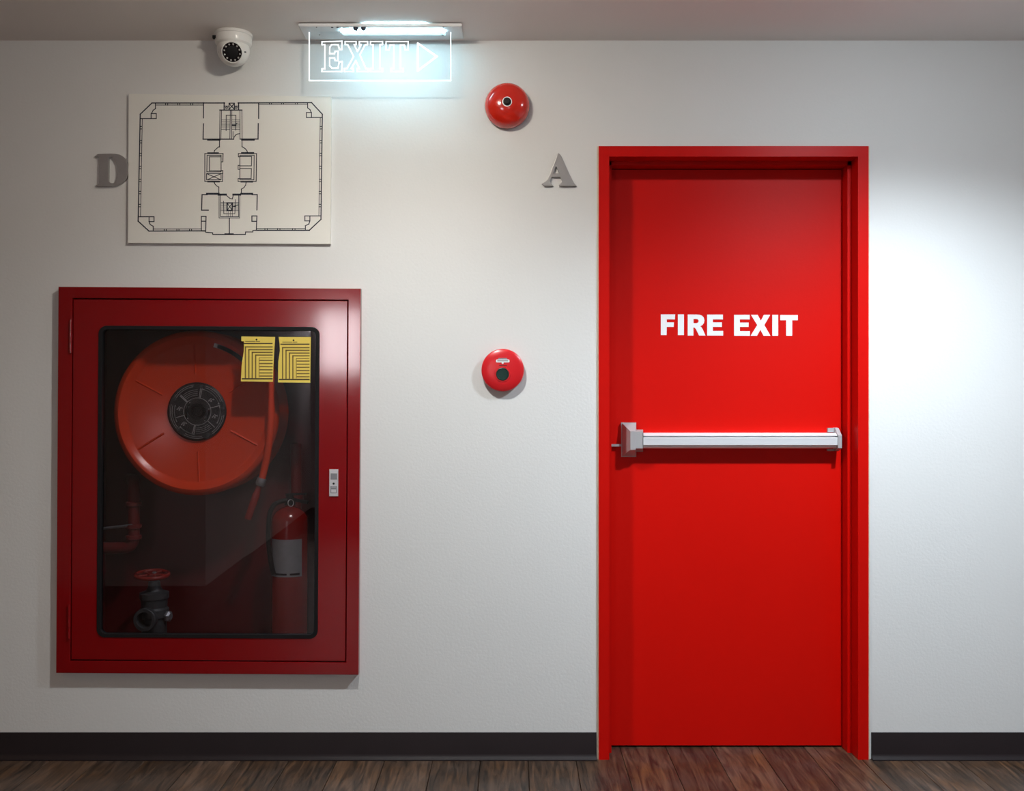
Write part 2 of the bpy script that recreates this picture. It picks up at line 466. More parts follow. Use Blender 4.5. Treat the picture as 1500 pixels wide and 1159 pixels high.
prof = [yz(661, d0), yz(661, d0 + 0.020), yz(656.5, d0 + 0.057), yz(638, d0 + 0.057), yz(627, d0 + 0.020), yz(626.5, d0)]
xe0, xe1 = P(1227.5, 0, d0 + 0.055).x, P(1233, 0, d0 + 0.055).x
ec.hull8([(xe0, y, zz) for y, zz in prof], [(xe1, y, zz) for y, zz in prof])
ec.hull8([(xe0 - 0.022, y, zz) for y, zz in (yz(633, d0), yz(633, d0 + 0.012), yz(627, d0 + 0.012), yz(627, d0))],
         [(xe0, y, zz) for y, zz in (yz(633, d0), yz(633, d0 + 0.012), yz(627, d0 + 0.012), yz(627, d0))])
ec.hull8([(xe0 - 0.022, y, zz) for y, zz in (yz(661, d0), yz(661, d0 + 0.012), yz(658, d0 + 0.012), yz(658, d0))],
         [(xe0, y, zz) for y, zz in (yz(661, d0), yz(661, d0 + 0.012), yz(658, d0 + 0.012), yz(658, d0))])
ec.build('end_cap', M['cast'], bar)
# latch bolt reaching into the left jamb
q = P(901, 652, d0 + 0.01)
MB().box(ix0 + sw - 0.001, P(911, 0, d0 + 0.01).x, S2 - 0.014, S2 - 0.004, q.z - 0.005, q.z + 0.003).build('latch_bolt', M['cast'], bar)

# ------------------------------------------------------------------ hose cabinet
cbx = (P(82, 0, .025).x + P(525, 0, .025).x) / 2
cab = thing('fire_hose_cabinet', (cbx, 0, P(0, 987.5, .025).z), 'red metal fire hose cabinet with glazed door set into wall', 'cabinet')
FR = 0.025
def rc(x0, x1, y0, y1): return [(x0, y0), (x1, y0), (x1, y1), (x0, y1)]
MB().prism([rc(82, 525, 421.5, 987.5), rc(102.5, 507, 438, 969.5)], -0.012, FR, 0.0012).build('outer_frame', M['cabred'], cab)
bx = MB()
bx0, bx1, bz0, bz1 = P(99, 0, FR).x, P(511, 0, FR).x, P(0, 972, FR).z, P(0, 436, FR).z
t = 0.003; yb = 0.29
bx.box(bx0, bx0 + t, -0.006, yb, bz0, bz1); bx.box(bx1 - t, bx1, -0.006, yb, bz0, bz1)
bx.box(bx0, bx1, -0.006, yb, bz0, bz0 + t); bx.box(bx0, bx1, -0.006, yb, bz1 - t, bz1)
bx.box(bx0, bx1, yb - t, yb, bz0, bz1)
bx.build('inner_box', M['cabin'], cab)
cd = MB().prism([rc(104.2, 505.6, 439.8, 967.6), rrect(142, 464, 479, 934, 11)], 0.002, FR - 0.001, 0.0012).build('cabinet_door', M['cabred'], cab)
MB().prism([rrect(141, 465, 478, 935, 12), rrect(146.5, 459.5, 483.5, 929.5, 8)], 0.004, FR + 0.0015, 0.001).build('gasket', M['black'], cd)
gp = MB().prism([rrect(143, 463, 480, 933, 10)], 0.0115, 0.0145).build('glass_pane', M['glass'], cd)
for ya, yb_ in ((470, 519), (887, 938)):
    a, b = P(100.8, ya, FR), P(100.8, yb_, FR)
    h_ = MB(); n_ = 3
    for k in range(n_):
        za = a.z + (b.z - a.z) * k / n_; zb = a.z + (b.z - a.z) * (k + 0.94) / n_
        h_.lathe((a.x, -FR - 0.001, za), (0, 0, -1), [(0.0055, 0), (0.0055, za - zb)], 16)
    h_.build('hinge', M['cabred'], cd, smooth=40)
lk = MB().pbox(480.5, 493.5, 686.5, 726, FR - 0.003, FR + 0.003, 0.0008).build('latch', M['alu'], cd)
sub = MB().pbox(482.5, 491.8, 692.5, 701.5, FR + 0.003, FR + 0.0052, 0.0006)
sub.build('push_button', M['steel'], cd)
MB().lathe(P(487, 707.5, FR + 0.003), (0, -1, 0), [(0.0036, 0), (0.0036, 0.0012), (0.0001, 0.0012)], 16).build('keyhole', M['black'], cd)
pl_ = MB(); pl_.lines([rc(483, 491, 711.5, 721)], 1.0, FR + 0.0034, True); pl_.lines([[(485, 714.5), (489, 714.5)]], 3.0, FR + 0.0034)
pl_.build('latch_marking', M['steel'], cd)
cab.rotation_euler = (0, math.radians(0.35), 0)

# yellow inspection cards stuck on the glass
def card(pts, lab, x0, x1, y0, dx):
    d = 0.0152
    o = thing('inspection_card', P((x0 + x1) / 2, max(p[1] for p in pts), d), lab, 'card', 'yellow inspection cards on the cabinet glass')
    MB().prism([pts], 0.0147, d).build('card_sheet', M['yellow'], o)
    e = d + 0.0003
    a = MB(); b = MB()
    H = 560 - 493
    xl, xr = x0 + 4.5, x1 - 3.5
    a.lines([[(xl, y0 + 10.3), (xr, y0 + 10.3)]], 1.6, e)
    MB().lines([[(x0 + 2.5, y0 + 62), (xr, y0 + 62)]], 1.9, e).build('footer_rule', M['darkink'], o)
    MB().lines([[(x0 + 7, y0 + 7.2), (x0 + 21, y0 + 7.2)], [(x0 + 22.5, y0 + 7.2), (x0 + 28, y0 + 7.2)]], 0.8, e).build('small_print', M['darkink'], o)
    MB().lathe(P((x0 + x1) / 2 - 1.5, y0 + 4.6, d), (0, -1, 0), [(1.3 * U(), 0), (1.3 * U(), 0.0004)], 12).build('punch_hole', M['black'], o)
    for k in range(5):
        b.lines([[(x0 + 7 + 5.0 * k, y0 + 60), (x0 + 7 + 5.0 * k, y0 + 15.3 + 4 * k), (xr, y0 + 15.3 + 4 * k)]], 1.9 if k < 4 else 0.9, e)
    for k in range(6):
        b.lines([[(x0 + 28.5, y0 + 35 + 4.6 * k), (xr, y0 + 35 + 4.6 * k)]], 1.7, e)
    a.build('header_rule', M['darkink'], o); b.build('printed_table', M['brownink'], o)
card([(353.5, 492.8), (403, 493.8), (402, 510), (400.5, 535), (399.8, 559.5), (352.8, 558.8), (354, 535), (357, 515), (357.3, 500.2), (353.5, 500)],
     'yellow inspection card with notched top left edge on cabinet glass', 352.5, 402, 493, 0)
card([(408.2, 493.8), (455.5, 493.8), (455, 520), (454.4, 560.8), (407.2, 560.3), (407.6, 530), (410, 514), (409.5, 503)],
     'yellow inspection card with wavy left edge nearer the cabinet latch', 407, 456, 494, 0)

# ------------------------------------------------------------------ hose reel
RD = -0.085
rc_ = P(288, 605, RD); ru = U(RD)
reel = thing('hose_reel', (rc_.x, 0.285, rc_.z), 'large orange red hose reel with black hub inside the cabinet', 'hose reel')
AX = (0, -1, 0)
R = 121 * ru
prof = [(0, 0), (R - 0.052, 0), (R - 0.044, 0.004), (R - 0.034, 0.014), (R - 0.022, 0.020), (R - 0.010, 0.016), (R - 0.002, 0.006), (R, -0.004), (R - 0.004, -0.012), (R - 0.03, -0.010), (0, -0.006)]
disc = MB().lathe(rc_, AX, prof, 96).build('front_disc', M['reelred'], reel, smooth=35)
for k in range(6):
    a = math.radians(92 + 60 * k)
    u_ = Vector((math.cos(a), 0, math.sin(a))); w_ = Vector((-math.sin(a), 0, math.cos(a)))
    p0, p1 = rc_ + u_ * 0.135, rc_ + u_ * 0.245
    b_ = MB(); hw = 0.004; nn = Vector((0, -1, 0))
    b_.add([p0 - w_ * hw, p1 - w_ * hw, p1 + nn * 0.0035, p0 + nn * 0.0035, p1 + w_ * hw, p0 + w_ * hw],
           [(0, 1, 2, 3), (3, 2, 4, 5), (0, 3, 5), (1, 4, 2)])
    b_.build('rib', M['reelred'], disc)
MB().lathe(rc_ + Vector((0, 0.15, 0)), AX, [(0, 0.006), (R - 0.01, 0.006), (R, 0), (R - 0.01, -0.006), (0, -0.006)], 72).build('back_disc', M['reelred'], reel, smooth=35)
hz_ = MB()
for k in range(4):
    for r_ in (R - 0.055, R - 0.085):
        hz_.lathe(rc_ + Vector((0, 0.03 + k * 0.03, 0)), AX, [(r_ + 0.0145 * math.cos(2 * math.pi * q / 10), 0.0145 * math.sin(2 * math.pi * q / 10)) for q in range(10)], 60, closed=True)
hz_.build('coiled_hose', M['reddark'], reel, smooth=60)
MB().lathe(rc_ + Vector((0, 0.2, 0)), AX, [(0.055, 0), (0.055, 0.2)], 32).build('axle', M['reddark'], reel, smooth=40)
hubr = 43 * ru
hc = P(289, 603, RD)
hub = MB().lathe(hc, AX, [(0, 0.011), (hubr - 0.006, 0.011), (hubr, 0.006), (hubr, 0)], 64).build('hub_plate', M['blackplate'], reel, smooth=30)
pr_ = MB(); dd = RD + 0.0115
cx, cy = 289, 603
def circ(r, a0=0, a1=360, n=48): return arc(cx, cy, r, a0, a1, n)
for a0, a1 in ((98, 148), (165, 222), (240, 282), (305, 352), (22, 72)):
    pr_.lines([circ(39.3, a0, a1, 20)], 0.7, dd); pr_.lines([circ(36.8, a0 + 2, a1 - 2, 20)], 1.0, dd)
pr_.lines([circ(33.5, 20, 75, 16), circ(33.5, 165, 205, 12), circ(33.5, 222, 262, 12), circ(33.5, 330, 372, 12)], 1.5, dd)
pr_.lines([circ(20)], 1.0, dd); pr_.lines([circ(17.2, 130, 215, 16), circ(17.2, 310, 372, 14)], 1.8, dd)
pr_.lines([circ(14.4, 150, 200, 12), circ(14.4, 320, 365, 12)], 1.2, dd)
for a in (78, 82, 135, 138, 196, 262, 258, 318, 15):
    ca, sa = math.cos(math.radians(a)), -math.sin(math.radians(a))
    pr_.lines([[(cx + 20 * ca, cy + 20 * sa), (cx + 34 * ca, cy + 34 * sa)]], 1.0, dd)
rnd = random.Random(3)
for a0, a1 in ((90, 130), (268, 310)):
    for r_ in (24, 26.6, 29.2, 31.8):
        a = a0
        while a < a1:
            l_ = rnd.uniform(3, 9); pr_.lines([circ(r_, a, min(a + l_, a1), 4)], 1.1, dd); a += l_ + 2.5
for a in (40, 345, 170, 222):
    ca, sa = math.cos(math.radians(a)), -math.sin(math.radians(a))
    ex, ey = cx + 26.5 * ca, cy + 26.5 * sa
    pr_.lines([[(ex - 3.5, ey + 1.5), (ex - 2.5, ey + 0.5)], [(ex - 0.5, ey + 2.5), (ex + 0.5, ey + 2)], [(ex + 3, ey - 1), (ex + 3.8, ey - 0.4)]], 1.3, dd)
    pr_.lines([[(ex, ey - 2.6), (ex + 1.8, ey - 0.8), (ex, ey + 1), (ex - 1.8, ey - 0.8), (ex, ey - 2.6)]], 0.8, dd)
pr_.build('hub_print', M['greyprint'], hub)
for a in (80, 150, 222, 294, 6):
    q = P(cx + 37.8 * math.cos(math.radians(a)), cy - 37.8 * math.sin(math.radians(a)), RD + 0.011)
    MB().lathe(q, AX, [(0.0066, 0), (0.006, 0.0025), (0, 0.0035)], 16).build('bolt', M['iron'], hub, smooth=40)
MB().lathe(P(cx, cy, RD + 0.011), AX, [(12 * ru, 0), (12 * ru, 0.004), (8 * ru, 0.004), (7 * ru, 0.0008), (0, 0.0006)], 32).build('hub_cap', M['black'], hub, smooth=30)
st = MB(); so = [(288 + 102.5 * math.cos(math.radians(a)), 605 - 102.5 * math.sin(math.radians(a))) for a in range(47, 76, 3)]
st.lines([so], 6.0, RD + 0.0135)
st.build('rim_sticker', M['vinylwhite'], disc)
# free end of the hose with its nozzle
hp = [P(396, 520, -0.11), P(398, 545, -0.07), P(397.5, 590, -0.05), P(396, 630, -0.05), P(391, 670, -0.06), P(383.5, 703, -0.07)]
def smooth_path(pts, n=6):
    out = []
    for i in range(len(pts) - 1):
        p0, p1, p2, p3 = pts[max(i - 1, 0)], pts[i], pts[i + 1], pts[min(i + 2, len(pts) - 1)]
        for k in range(n):
            t_ = k / n
            out.append(0.5 * ((2 * p1) + (p2 - p0) * t_ + (2 * p0 - 5 * p1 + 4 * p2 - p3) * t_ ** 2 + (3 * p1 - p0 - 3 * p2 + p3) * t_ ** 3))
    return out + [pts[-1]]
MB().tube(smooth_path(hp), 0.0125).build('hose_end', M['reelred'], reel, smooth=60)
a, b = P(384.2, 700, -0.07), P(380.5, 711, -0.072)
MB().tube([a, a.lerp(b, .2), a.lerp(b, .8), b], [0.014, 0.0165, 0.0165, 0.014], 20).build('hose_coupling', M['steel'], reel, smooth=35)
a, b = P(381, 709, -0.072), P(363, 760, -0.08)
MB().tube([a, a.lerp(b, .25), a.lerp(b, .3), b], [0.009, 0.0105, 0.013, 0.0125], 18).build('nozzle', M['redext'], reel, smooth=35)

# ------------------------------------------------------------------ extinguisher
floor_in = bz0 + t
def floor_at(x): return bz0 + t - (x - cbx) * math.radians(0.35)   # the cabinet hangs a touch askew
ED = -0.135; eu = U(ED)
ex_, er = P(424.5, 0, ED).x, 26.5 * eu
etop = P(0, 742, ED).z
floor_in = floor_at(ex_ - 0.066) + 0.0003
ext = thing('fire_extinguisher', (ex_, -ED, floor_in), 'red fire extinguisher with silver label standing inside the cabinet', 'extinguisher')
zs = etop
cyl = [(0, 0.006), (er - 0.008, 0.004), (er - 0.002, 0.0), (er, 0.012)]
base = Vector((ex_, -ED, floor_in))
H_ = etop - floor_in
prof = [(0, 0.004), (er - 0.006, 0.0), (er, 0.008), (er, H_ - 0.052), (er - 0.003, H_ - 0.036), (er - 0.014, H_ - 0.018), (er - 0.032, H_ - 0.006), (0.017, H_ - 0.001), (0.016, H_ + 0.012), (0, H_ + 0.012)]
bd = MB().lathe(base, (0, 0, 1), prof, 48).build('cylinder', M['redext'], ext, smooth=35)
lz1, lz0 = P(0, 791, ED + er).z, P(0, 846, ED + er).z
lb = MB()
n_ = 20; a0, a1 = math.radians(205), math.radians(322)
vv = []; ff = []
for k in range(n_ + 1):
    a = a0 + (a1 - a0) * k / n_
    for zz, rr in ((lz0, er + .0006), (lz1, er + .0006)):
        vv.append(base + Vector((math.cos(a) * rr, math.sin(a) * rr, zz - base.z)))
for k in range(n_): ff.append((2 * k, 2 * k + 2, 2 * k + 3, 2 * k + 1))
lb.add(vv, ff).build('silver_label', M['silverlabel'], ext, smooth=60)
vv = []; ff = []
for s0, s1 in ((0.25, 0.58), (0.66, 0.93)):
    n0 = len(vv)
    for k in range(9):
        a = a0 + (a1 - a0) * (s0 + (s1 - s0) * k / 8)
        for zz in (lz0 + 0.006, lz0 + 0.013):
            vv.append(base + Vector((math.cos(a) * (er + .0011), math.sin(a) * (er + .0011), zz - base.z)))
    for k in range(8): ff.append((n0 + 2 * k, n0 + 2 * k + 2, n0 + 2 * k + 3, n0 + 2 * k + 1))
MB().add(vv, ff).build('label_stripe', M['black'], ext)
hz2 = base + Vector((0, 0, H_ + 0.012))
MB().lathe(hz2, (0, 0, 1), [(0.02, -0.006), (0.02, 0.012), (0.014, 0.018), (0.012, 0.030), (0, 0.030)], 20).build('valve_head', M['black'], ext, smooth=35)
MB().hull8([hz2 + Vector(v) for v in ((-0.010, -0.012, 0.012), (0.062, -0.012, -0.002), (0.066, -0.012, 0.006), (-0.010, -0.012, 0.022))],
           [hz2 + Vector(v) for v in ((-0.010, 0.012, 0.012), (0.062, 0.012, -0.002), (0.066, 0.012, 0.006), (-0.010, 0.012, 0.022))]).build('carry_handle', M['black'], ext)
MB().hull8([hz2 + Vector(v) for v in ((-0.014, -0.010, 0.026), (0.058, -0.010, 0.030), (0.060, -0.010, 0.036), (-0.014, -0.010, 0.034))],
           [hz2 + Vector(v) for v in ((-0.014, 0.010, 0.026), (0.058, 0.010, 0.030), (0.060, 0.010, 0.036), (-0.014, 0.010, 0.034))]).build('squeeze_lever', M['black'], ext)
rg = P(426, 737, ED + 0.05)
MB().lathe(rg, (0.75, -0.65, 0.1), [(0.012 + 0.0017 * math.cos(2 * math.pi * q / 8), 0.0017 * math.sin(2 * math.pi * q / 8)) for q in range(8)], 28, closed=True).build('pull_ring', M['alu'], ext, smooth=60)
hs_ = [P(421, 733, ED + 0.01), P(409, 735.5, ED + 0.02), P(399, 743, ED + 0.03), P(394, 760, ED + 0.035), P(393, 790, ED + 0.04), P(396, 820, ED + 0.05), P(401, 842, ED + 0.055)]
MB().tube(smooth_path([Vector(p) for p in hs_]), 0.0085, 12).build('discharge_hose', M['black'], ext, smooth=60)

# ------------------------------------------------------------------ landing valve
VD = -0.12; vu = U(VD)
vx = P(226, 0, VD).x
floor_in = floor_at(vx - 0.05) + 0.0002
val = thing('landing_valve', (vx, -VD, floor_in), 'grey hydrant valve with red handwheel and open outlet on cabinet floor', 'valve')
vb = MB()
b0 = Vector((vx, -VD, 0))
zb = lambda py: P(0, py, VD).z
vb.lathe(b0, (0, 0, 1), [(0.040, floor_in), (0.043, floor_in + 0.008), (0.043, zb(905)), (0.050, zb(903)), (0.050, zb(892)), (0.044, zb(889)), (0.046, zb(878)), (0.050, zb(876)), (0.050, zb(868)), (0.030, zb(865)), (0.022, zb(860)), (0.020, zb(852)), (0.012, zb(850)), (0, zb(850))], 32)
vb.build('valve_body', M['iron'], val, smooth=30)
oc = P(211, 909, VD + 0.085)
odir = (oc - Vector((vx, -VD, oc.z))).normalized()
dist = (oc - Vector((vx, -VD, oc.z))).length
MB().lathe(oc, odir, [(0.030, -dist), (0.030, -0.03), (0.034, -0.026), (0.040, -0.022), (0.040, -0.002), (0.038, 0.0), (0.028, 0.0), (0.027, -0.004), (0.027, -0.05), (0, -0.05)], 36).build('outlet', M['iron'], val, smooth=30)
MB().lathe(b0 + Vector((0.050, -0.01, zb(902))), (1, -0.35, 0), [(0.020, 0), (0.020, 0.008), (0.012, 0.014), (0, 0.014)], 6).build('side_plug', M['steel'], val)
sp_ = MB(); sp_.tube([b0 + Vector((0, 0, zb(852))), b0 + Vector((0, 0, zb(838)))], 0.007)
sp_.build('stem', M['steel'], val, smooth=60)
wh = MB()
wc = b0 + Vector((-0.008, 0, zb(842)))
tilt = Vector((0.03, -0.09, 1))
wh.lathe(wc, tilt, [(0.056 + 0.0075 * math.cos(2 * math.pi * q / 10), 0.0075 * math.sin(2 * math.pi * q / 10)) for q in range(10)], 40, closed=True)
wh.lathe(wc, tilt, [(0, 0.006), (0.016, 0.006), (0.018, 0), (0.016, -0.006), (0, -0.006)], 20)
for k in range(5):
    a = 2 * math.pi * k / 5
    wh.tube([wc, wc + Vector((math.cos(a) * 0.056, math.sin(a) * 0.056, math.sin(a) * 0.056 * 0.09 - math.cos(a) * 0.056 * 0.03))], 0.005, 8)
wh.build('handwheel', M['redext'], val, smooth=50)

# supply pipe along the left of the cabinet
PD = -0.16
pp = thing('supply_pipe', (P(196, 0, PD).x, -PD, P(0, 806, PD).z), 'dark red water pipe with couplings left inside the cabinet', 'pipe')
pts = [P(190, 702, -0.275), P(195, 704, -0.21), P(196, 716, PD), P(196, 735, PD), P(196, 775, PD), P(195, 792, PD), P(188, 801, PD), P(170, 803, PD), P(140, 803, PD)]
MB().tube(smooth_path(pts), 0.021, 16).build('pipe_run', M['reddark'], pp, smooth=60)
for yy in (738, 771, 787):
    q = P(196, yy, PD)
    MB().lathe(q, (0, 0, 1), [(0.022, -0.008), (0.028, -0.006), (0.028, 0.006), (0.022, 0.008)], 20).build('coupling', M['reddark'], pp, smooth=30)
MB().tube([P(150, 774.5, PD + 0.02), P(194, 769.5, PD + 0.02)], 0.005, 10).build('clamp', M['steel'], pp, smooth=60)
# upright red tube added for faint streaks behind the extinguisher
rp = P(433, 735, -0.24)
floor_in = floor_at(rp.x - 0.03)
rs = thing('upright_tube', (rp.x, 0.25, floor_in), 'dark red upright tube behind the extinguisher inside the cabinet', 'pipe')
MB().lathe((rp.x, 0.25, floor_in), (0, 0, 1), [(0.02, 0), (0.02, P(0, 650, -0.25).z - floor_in), (0, P(0, 648, -0.25).z - floor_in)], 20).build('pipe_run', M['reddark'], rs, smooth=40)
MB().lathe((rp.x, 0.25, P(0, 728, -0.25).z), (0, 0, 1), [(0.02, -0.012), (0.026, -0.010), (0.026, 0.010), (0.02, 0.012)], 20).build('coupling', M['reddark'], rs, smooth=30)

# ------------------------------------------------------------------ alarm bell
bc = P(743, 157.0)
bell = thing('alarm_bell', bc, 'glossy red domed alarm bell on wall above metal letter A', 'bell')
br = 33.2 * U(0.03)
prof = [(br * 0.72, 0.0), (br * 0.72, 0.012)]
MB().lathe(bc, AX, [(br * 0.6, 0), (br * 0.6, 0.014), (br * 0.55, 0.02), (0, 0.02)], 40).build('base', M['reddark'], bell, smooth=30)
gp_ = [(br - 0.003, 0.012), (br, 0.012), (br + 0.0005, 0.018), (br - 0.002, 0.028), (br * 0.92, 0.040), (br * 0.80, 0.050), (br * 0.6, 0.0585), (br * 0.4, 0.063), (br * 0.2, 0.065), (0, 0.065)]
MB().lathe(bc, AX, gp_, 72).build('gong', M['redglossy'], bell, smooth=40)
MB().lathe(bc + Vector((0, -0.0645, 0)), AX, [(0.0165, 0), (0.0165, 0.002), (0.0135, 0.002)], 32, caps=False).build('washer', M['alu'], bell, smooth=30)
MB().lathe(bc + Vector((0, -0.0645, 0)), AX, [(0.0138, 0), (0.0138, 0.004), (0.009, 0.006), (0.008, 0.010), (0, 0.010)], 12).build('centre_nut', M['black'], bell, smooth=30)

# ------------------------------------------------------------------ manual call point
cc = P(736.5, 542.5)
cp = thing('fire_call_point', cc, 'flat round red call point with dark centre between cabinet and door', 'call point')
cr_ = 31.3 * U(0.02)
MB().lathe(cc, AX, [(cr_ - 0.006, 0), (cr_ - 0.006, 0.012), (cr_, 0.012), (cr_, 0.020), (cr_ - 0.002, 0.024), (cr_ - 0.010, 0.0285), (cr_ - 0.03, 0.031), (0, 0.032)], 72).build('housing', M['redplastic'], cp, smooth=32)
MB().lathe(P(736.2, 548.2, 0.031), AX, [(9.4 * U(), 0), (9.4 * U(), 0.003), (8.2 * U(), 0.004), (7.6 * U(), 0.002), (0, 0.002)], 32).build('button', M['greenlens'], cp, smooth=30)
MB().lathe(P(736.2, 548.2, 0.031), AX, [(11.3 * U(), 0), (11.0 * U(), 0.0022), (9.4 * U(), 0.0022)], 40, caps=False).build('collar', M['redplastic'], cp, smooth=30)
lb2 = MB().prism([rrect(726.5, 746.3, 526.7, 531.0, 1.2, 3)], 0.030, 0.0325).build('name_strip', M['vinylwhite'], cp)
MB().prism([rrect(729.8, 743, 524.6, 527, 0.8, 3)], 0.030, 0.0322).build('strip_tab', M['silverlabel'], cp)
tx = MB(); tx.lines([[(729, 528.8), (735, 528.8)], [(736, 528.8), (739, 528.8)], [(740, 528.8), (744, 528.8)]], 1.0, 0.0328)
tx.build('strip_print', M['darkink'], cp)
MB().lathe(P(736.3, 531.8, 0.031), AX, [(1.6 * U(), 0), (1.4 * U(), 0.002), (0, 0.0022)], 12).build('indicator', M['vinylwhite'], cp, smooth=40)
MB().prism([rrect(731, 742.5, 534.8, 536.2, 0.6, 3)], 0.030, 0.0318).build('slot', M['reddark'], cp)

# ------------------------------------------------------------------ wall letters
z = zoomed(125, 210, 14.4875)
Dl = [z([(190, 278), (262, 222), (560, 215), (640, 218), (720, 235), (790, 272), (845, 325), (882, 395), (903, 480), (912, 580), (903, 660), (880, 735), (838, 800), (780, 850), (705, 888), (620, 908), (560, 912), (190, 912), (200, 898), (262, 868), (285, 850), (290, 315), (268, 290), (240, 280)]),
      z([(497, 310), (520, 294), (548, 292), (590, 315), (630, 368), (660, 440), (677, 530), (680, 600), (676, 690), (658, 770), (625, 825), (580, 845), (530, 835), (503, 805), (497, 780)])]
o = MB().prism(Dl, 0.0, 0.010, 0.001).build('letter_d', M['letter'], origin=P(163, 272, 0.0))
tag(o, 'metal serif letter D on wall beside the floor plan board', 'letter')
z = zoomed(690, 100, 6.1)
Al = [z([(778, 757), (795, 768), (806, 785), (905, 1000), (920, 1025), (946, 1053), (790, 1053), (786, 1042), (808, 1022), (812, 1008), (798, 972), (722, 972), (706, 1008), (712, 1025), (738, 1053), (655, 1053), (632, 1032), (668, 1010), (688, 990), (762, 800), (768, 775)]),
      z([(759, 875), (735, 940), (790, 940)])]
o = MB().prism(Al, 0.0, 0.010, 0.001).build('letter_a', M['letter'], origin=P(819, 272, 0.0))
tag(o, 'silver metal serif letter A on wall beside the red door', 'letter')

# ------------------------------------------------------------------ floor plan board
BD = 0.012
fp = thing('floor_plan_board', P(336, 357, 0), 'white board with navy line drawing of the floor plan', 'sign')
MB().prism([[(188.5, 137.5), (485.3, 141.5), (484, 357.5), (187.2, 356)]], 0.0005, BD, 0.0008).build('panel', M['board'], fp)
d = BD + 0.0004
pr = MB()
z = zoomed(120, 120, 3.947)
def T(w, *pls): pr.lines([z(p) for p in pls], w * 1.22, d)
T(1.35, [(405, 122), (825, 122)], [(903, 122), (1328, 120)], [(405, 122), (337, 187), (325, 805), (388, 863), (715, 861)], [(1328, 120), (1390, 187), (1382, 795), (1315, 858), (1012, 858)])
T(0.8, [(425, 134), (702, 134)], [(1022, 130), (1305, 129)], [(349, 212), (339, 780)], [(1378, 206), (1370, 775)], [(412, 851), (692, 850)], [(1012, 848), (1290, 848)])
T(1.1, [(337, 212), (430, 212), (430, 183), (400, 183), (400, 212)], [(425, 122), (425, 155)], [(425, 155), (412, 164), (402, 183)],
  [(325, 780), (417, 780), (417, 808), (388, 808), (388, 780)], [(388, 808), (395, 825), (412, 835), (412, 863)],
  [(1390, 206), (1298, 206), (1298, 177), (1327, 177), (1327, 206)], [(1305, 120), (1305, 150), (1318, 160), (1326, 177)],
  [(1382, 775), (1289, 775), (1289, 804), (1318, 804), (1318, 775)], [(1318, 804), (1312, 822), (1292, 832), (1292, 858)])
for x in (490, 560, 635): T(1.0, [(x - 6, 122), (x - 6, 134)], [(x + 6, 122), (x + 6, 134)])
for x in (1090, 1160, 1240): T(1.0, [(x - 6, 121), (x - 6, 129)], [(x + 6, 121), (x + 6, 129)])
for x in (482, 555, 628): T(1.0, [(x - 6, 851), (x - 6, 862)], [(x + 6, 851), (x + 6, 862)])
for x in (1065, 1138, 1225): T(1.0, [(x - 7, 848), (x - 7, 858)], [(x + 7, 848), (x + 7, 858)])
for y in (265, 346, 420, 495, 570, 640, 715):
    xx = 337 - (y - 187) * 0.02
    T(1.0, [(xx, y - 7), (xx + 12, y - 7)], [(xx, y + 7), (xx + 12, y + 7)])
    xr = 1390 - (y - 187) * 0.0135
    T(1.0, [(xr - 12, y - 7), (xr, y - 7)], [(xr - 12, y + 7), (xr, y + 7)])
SC = 13.636
z = zoomed(285, 140, SC)      # upper stair core
T(1.3, [(178, 145), (178, 445)], [(1280, 145), (1280, 455)], [(178, 565), (170, 872), (780, 872)], [(1272, 560), (1268, 870), (910, 870)], [(590, 145), (590, 285)], [(880, 145), (880, 285)], [(505, 290), (945, 290)])
T(1.1, [(690, 155), (690, 280)], [(795, 155), (795, 280)], [(690, 152), (795, 152)], [(590, 212), (690, 212)], [(795, 212), (880, 212)], [(690, 160), (795, 275)], [(795, 160), (690, 275)])
T(0.8, [(640, 225), (665, 245), (640, 265), (615, 245), (640, 225)], [(830, 225), (855, 245), (830, 265), (805, 245), (830, 225)])
T(0.8, [(508, 290), (500, 872)], [(540, 300), (525, 865)], [(945, 290), (950, 870)], [(908, 300), (908, 865)], [(715, 300), (705, 865)], [(745, 300), (740, 865)])
T(0.9, [(630, 700), (632, 395), (825, 395), (822, 690)])
for y in (488, 520, 548, 585, 612, 645, 675): T(0.55, [(535, y), (705, y)], [(745, y), (905, y)])
T(1.8, [(755, 590), (820, 590)]); T(0.8, [(820, 590), (840, 555), (870, 548)], [(768, 720), (768, 830)])
T(1.0, [(780, 872), (790, 830), (820, 790), (860, 768), (905, 760)])
T(2.2, [(270, 882), (500, 882)], [(950, 882), (1185, 882)])
T(1.0, [(498, 885), (498, 1030)], [(948, 885), (948, 1025)])
z = zoomed(285, 210, SC)      # lifts
T(1.0, [(498, 60), (440, 105), (400, 145), (385, 190)], [(948, 65), (1010, 105), (1045, 145), (1060, 190)])
T(1.9, [(270, 195), (470, 195)], [(945, 192), (1175, 192)], [(270, 766), (490, 766)], [(935, 768), (1155, 768)])
T(1.0, [(205, 760), (205, 205), (570, 205), (565, 370), (540, 370)], [(540, 545), (565, 545), (560, 760), (205, 760)], [(875, 205), (1238, 205), (1230, 760), (870, 760), (870, 700), (1185, 725)][:4])
T(0.9, [(245, 570), (250, 240), (530, 240), (530, 570), (245, 570)], [(295, 550), (295, 270), (530, 270)], [(295, 548), (530, 548)], [(240, 605), (560, 605)], [(240, 605), (240, 728), (530, 728), (530, 605)], [(250, 610), (520, 725)], [(520, 610), (260, 725)])
T(0.9, [(875, 205), (875, 270), (905, 270)], [(905, 238), (1190, 238), (1185, 728), (905, 728)], [(905, 238), (905, 728)], [(905, 265), (1140, 265), (1135, 450), (905, 450)], [(905, 503), (1135, 503), (1130, 705), (905, 705)], [(870, 440), (870, 520), (905, 520)], [(870, 440), (905, 440)], [(870, 760), (870, 705), (905, 705)])
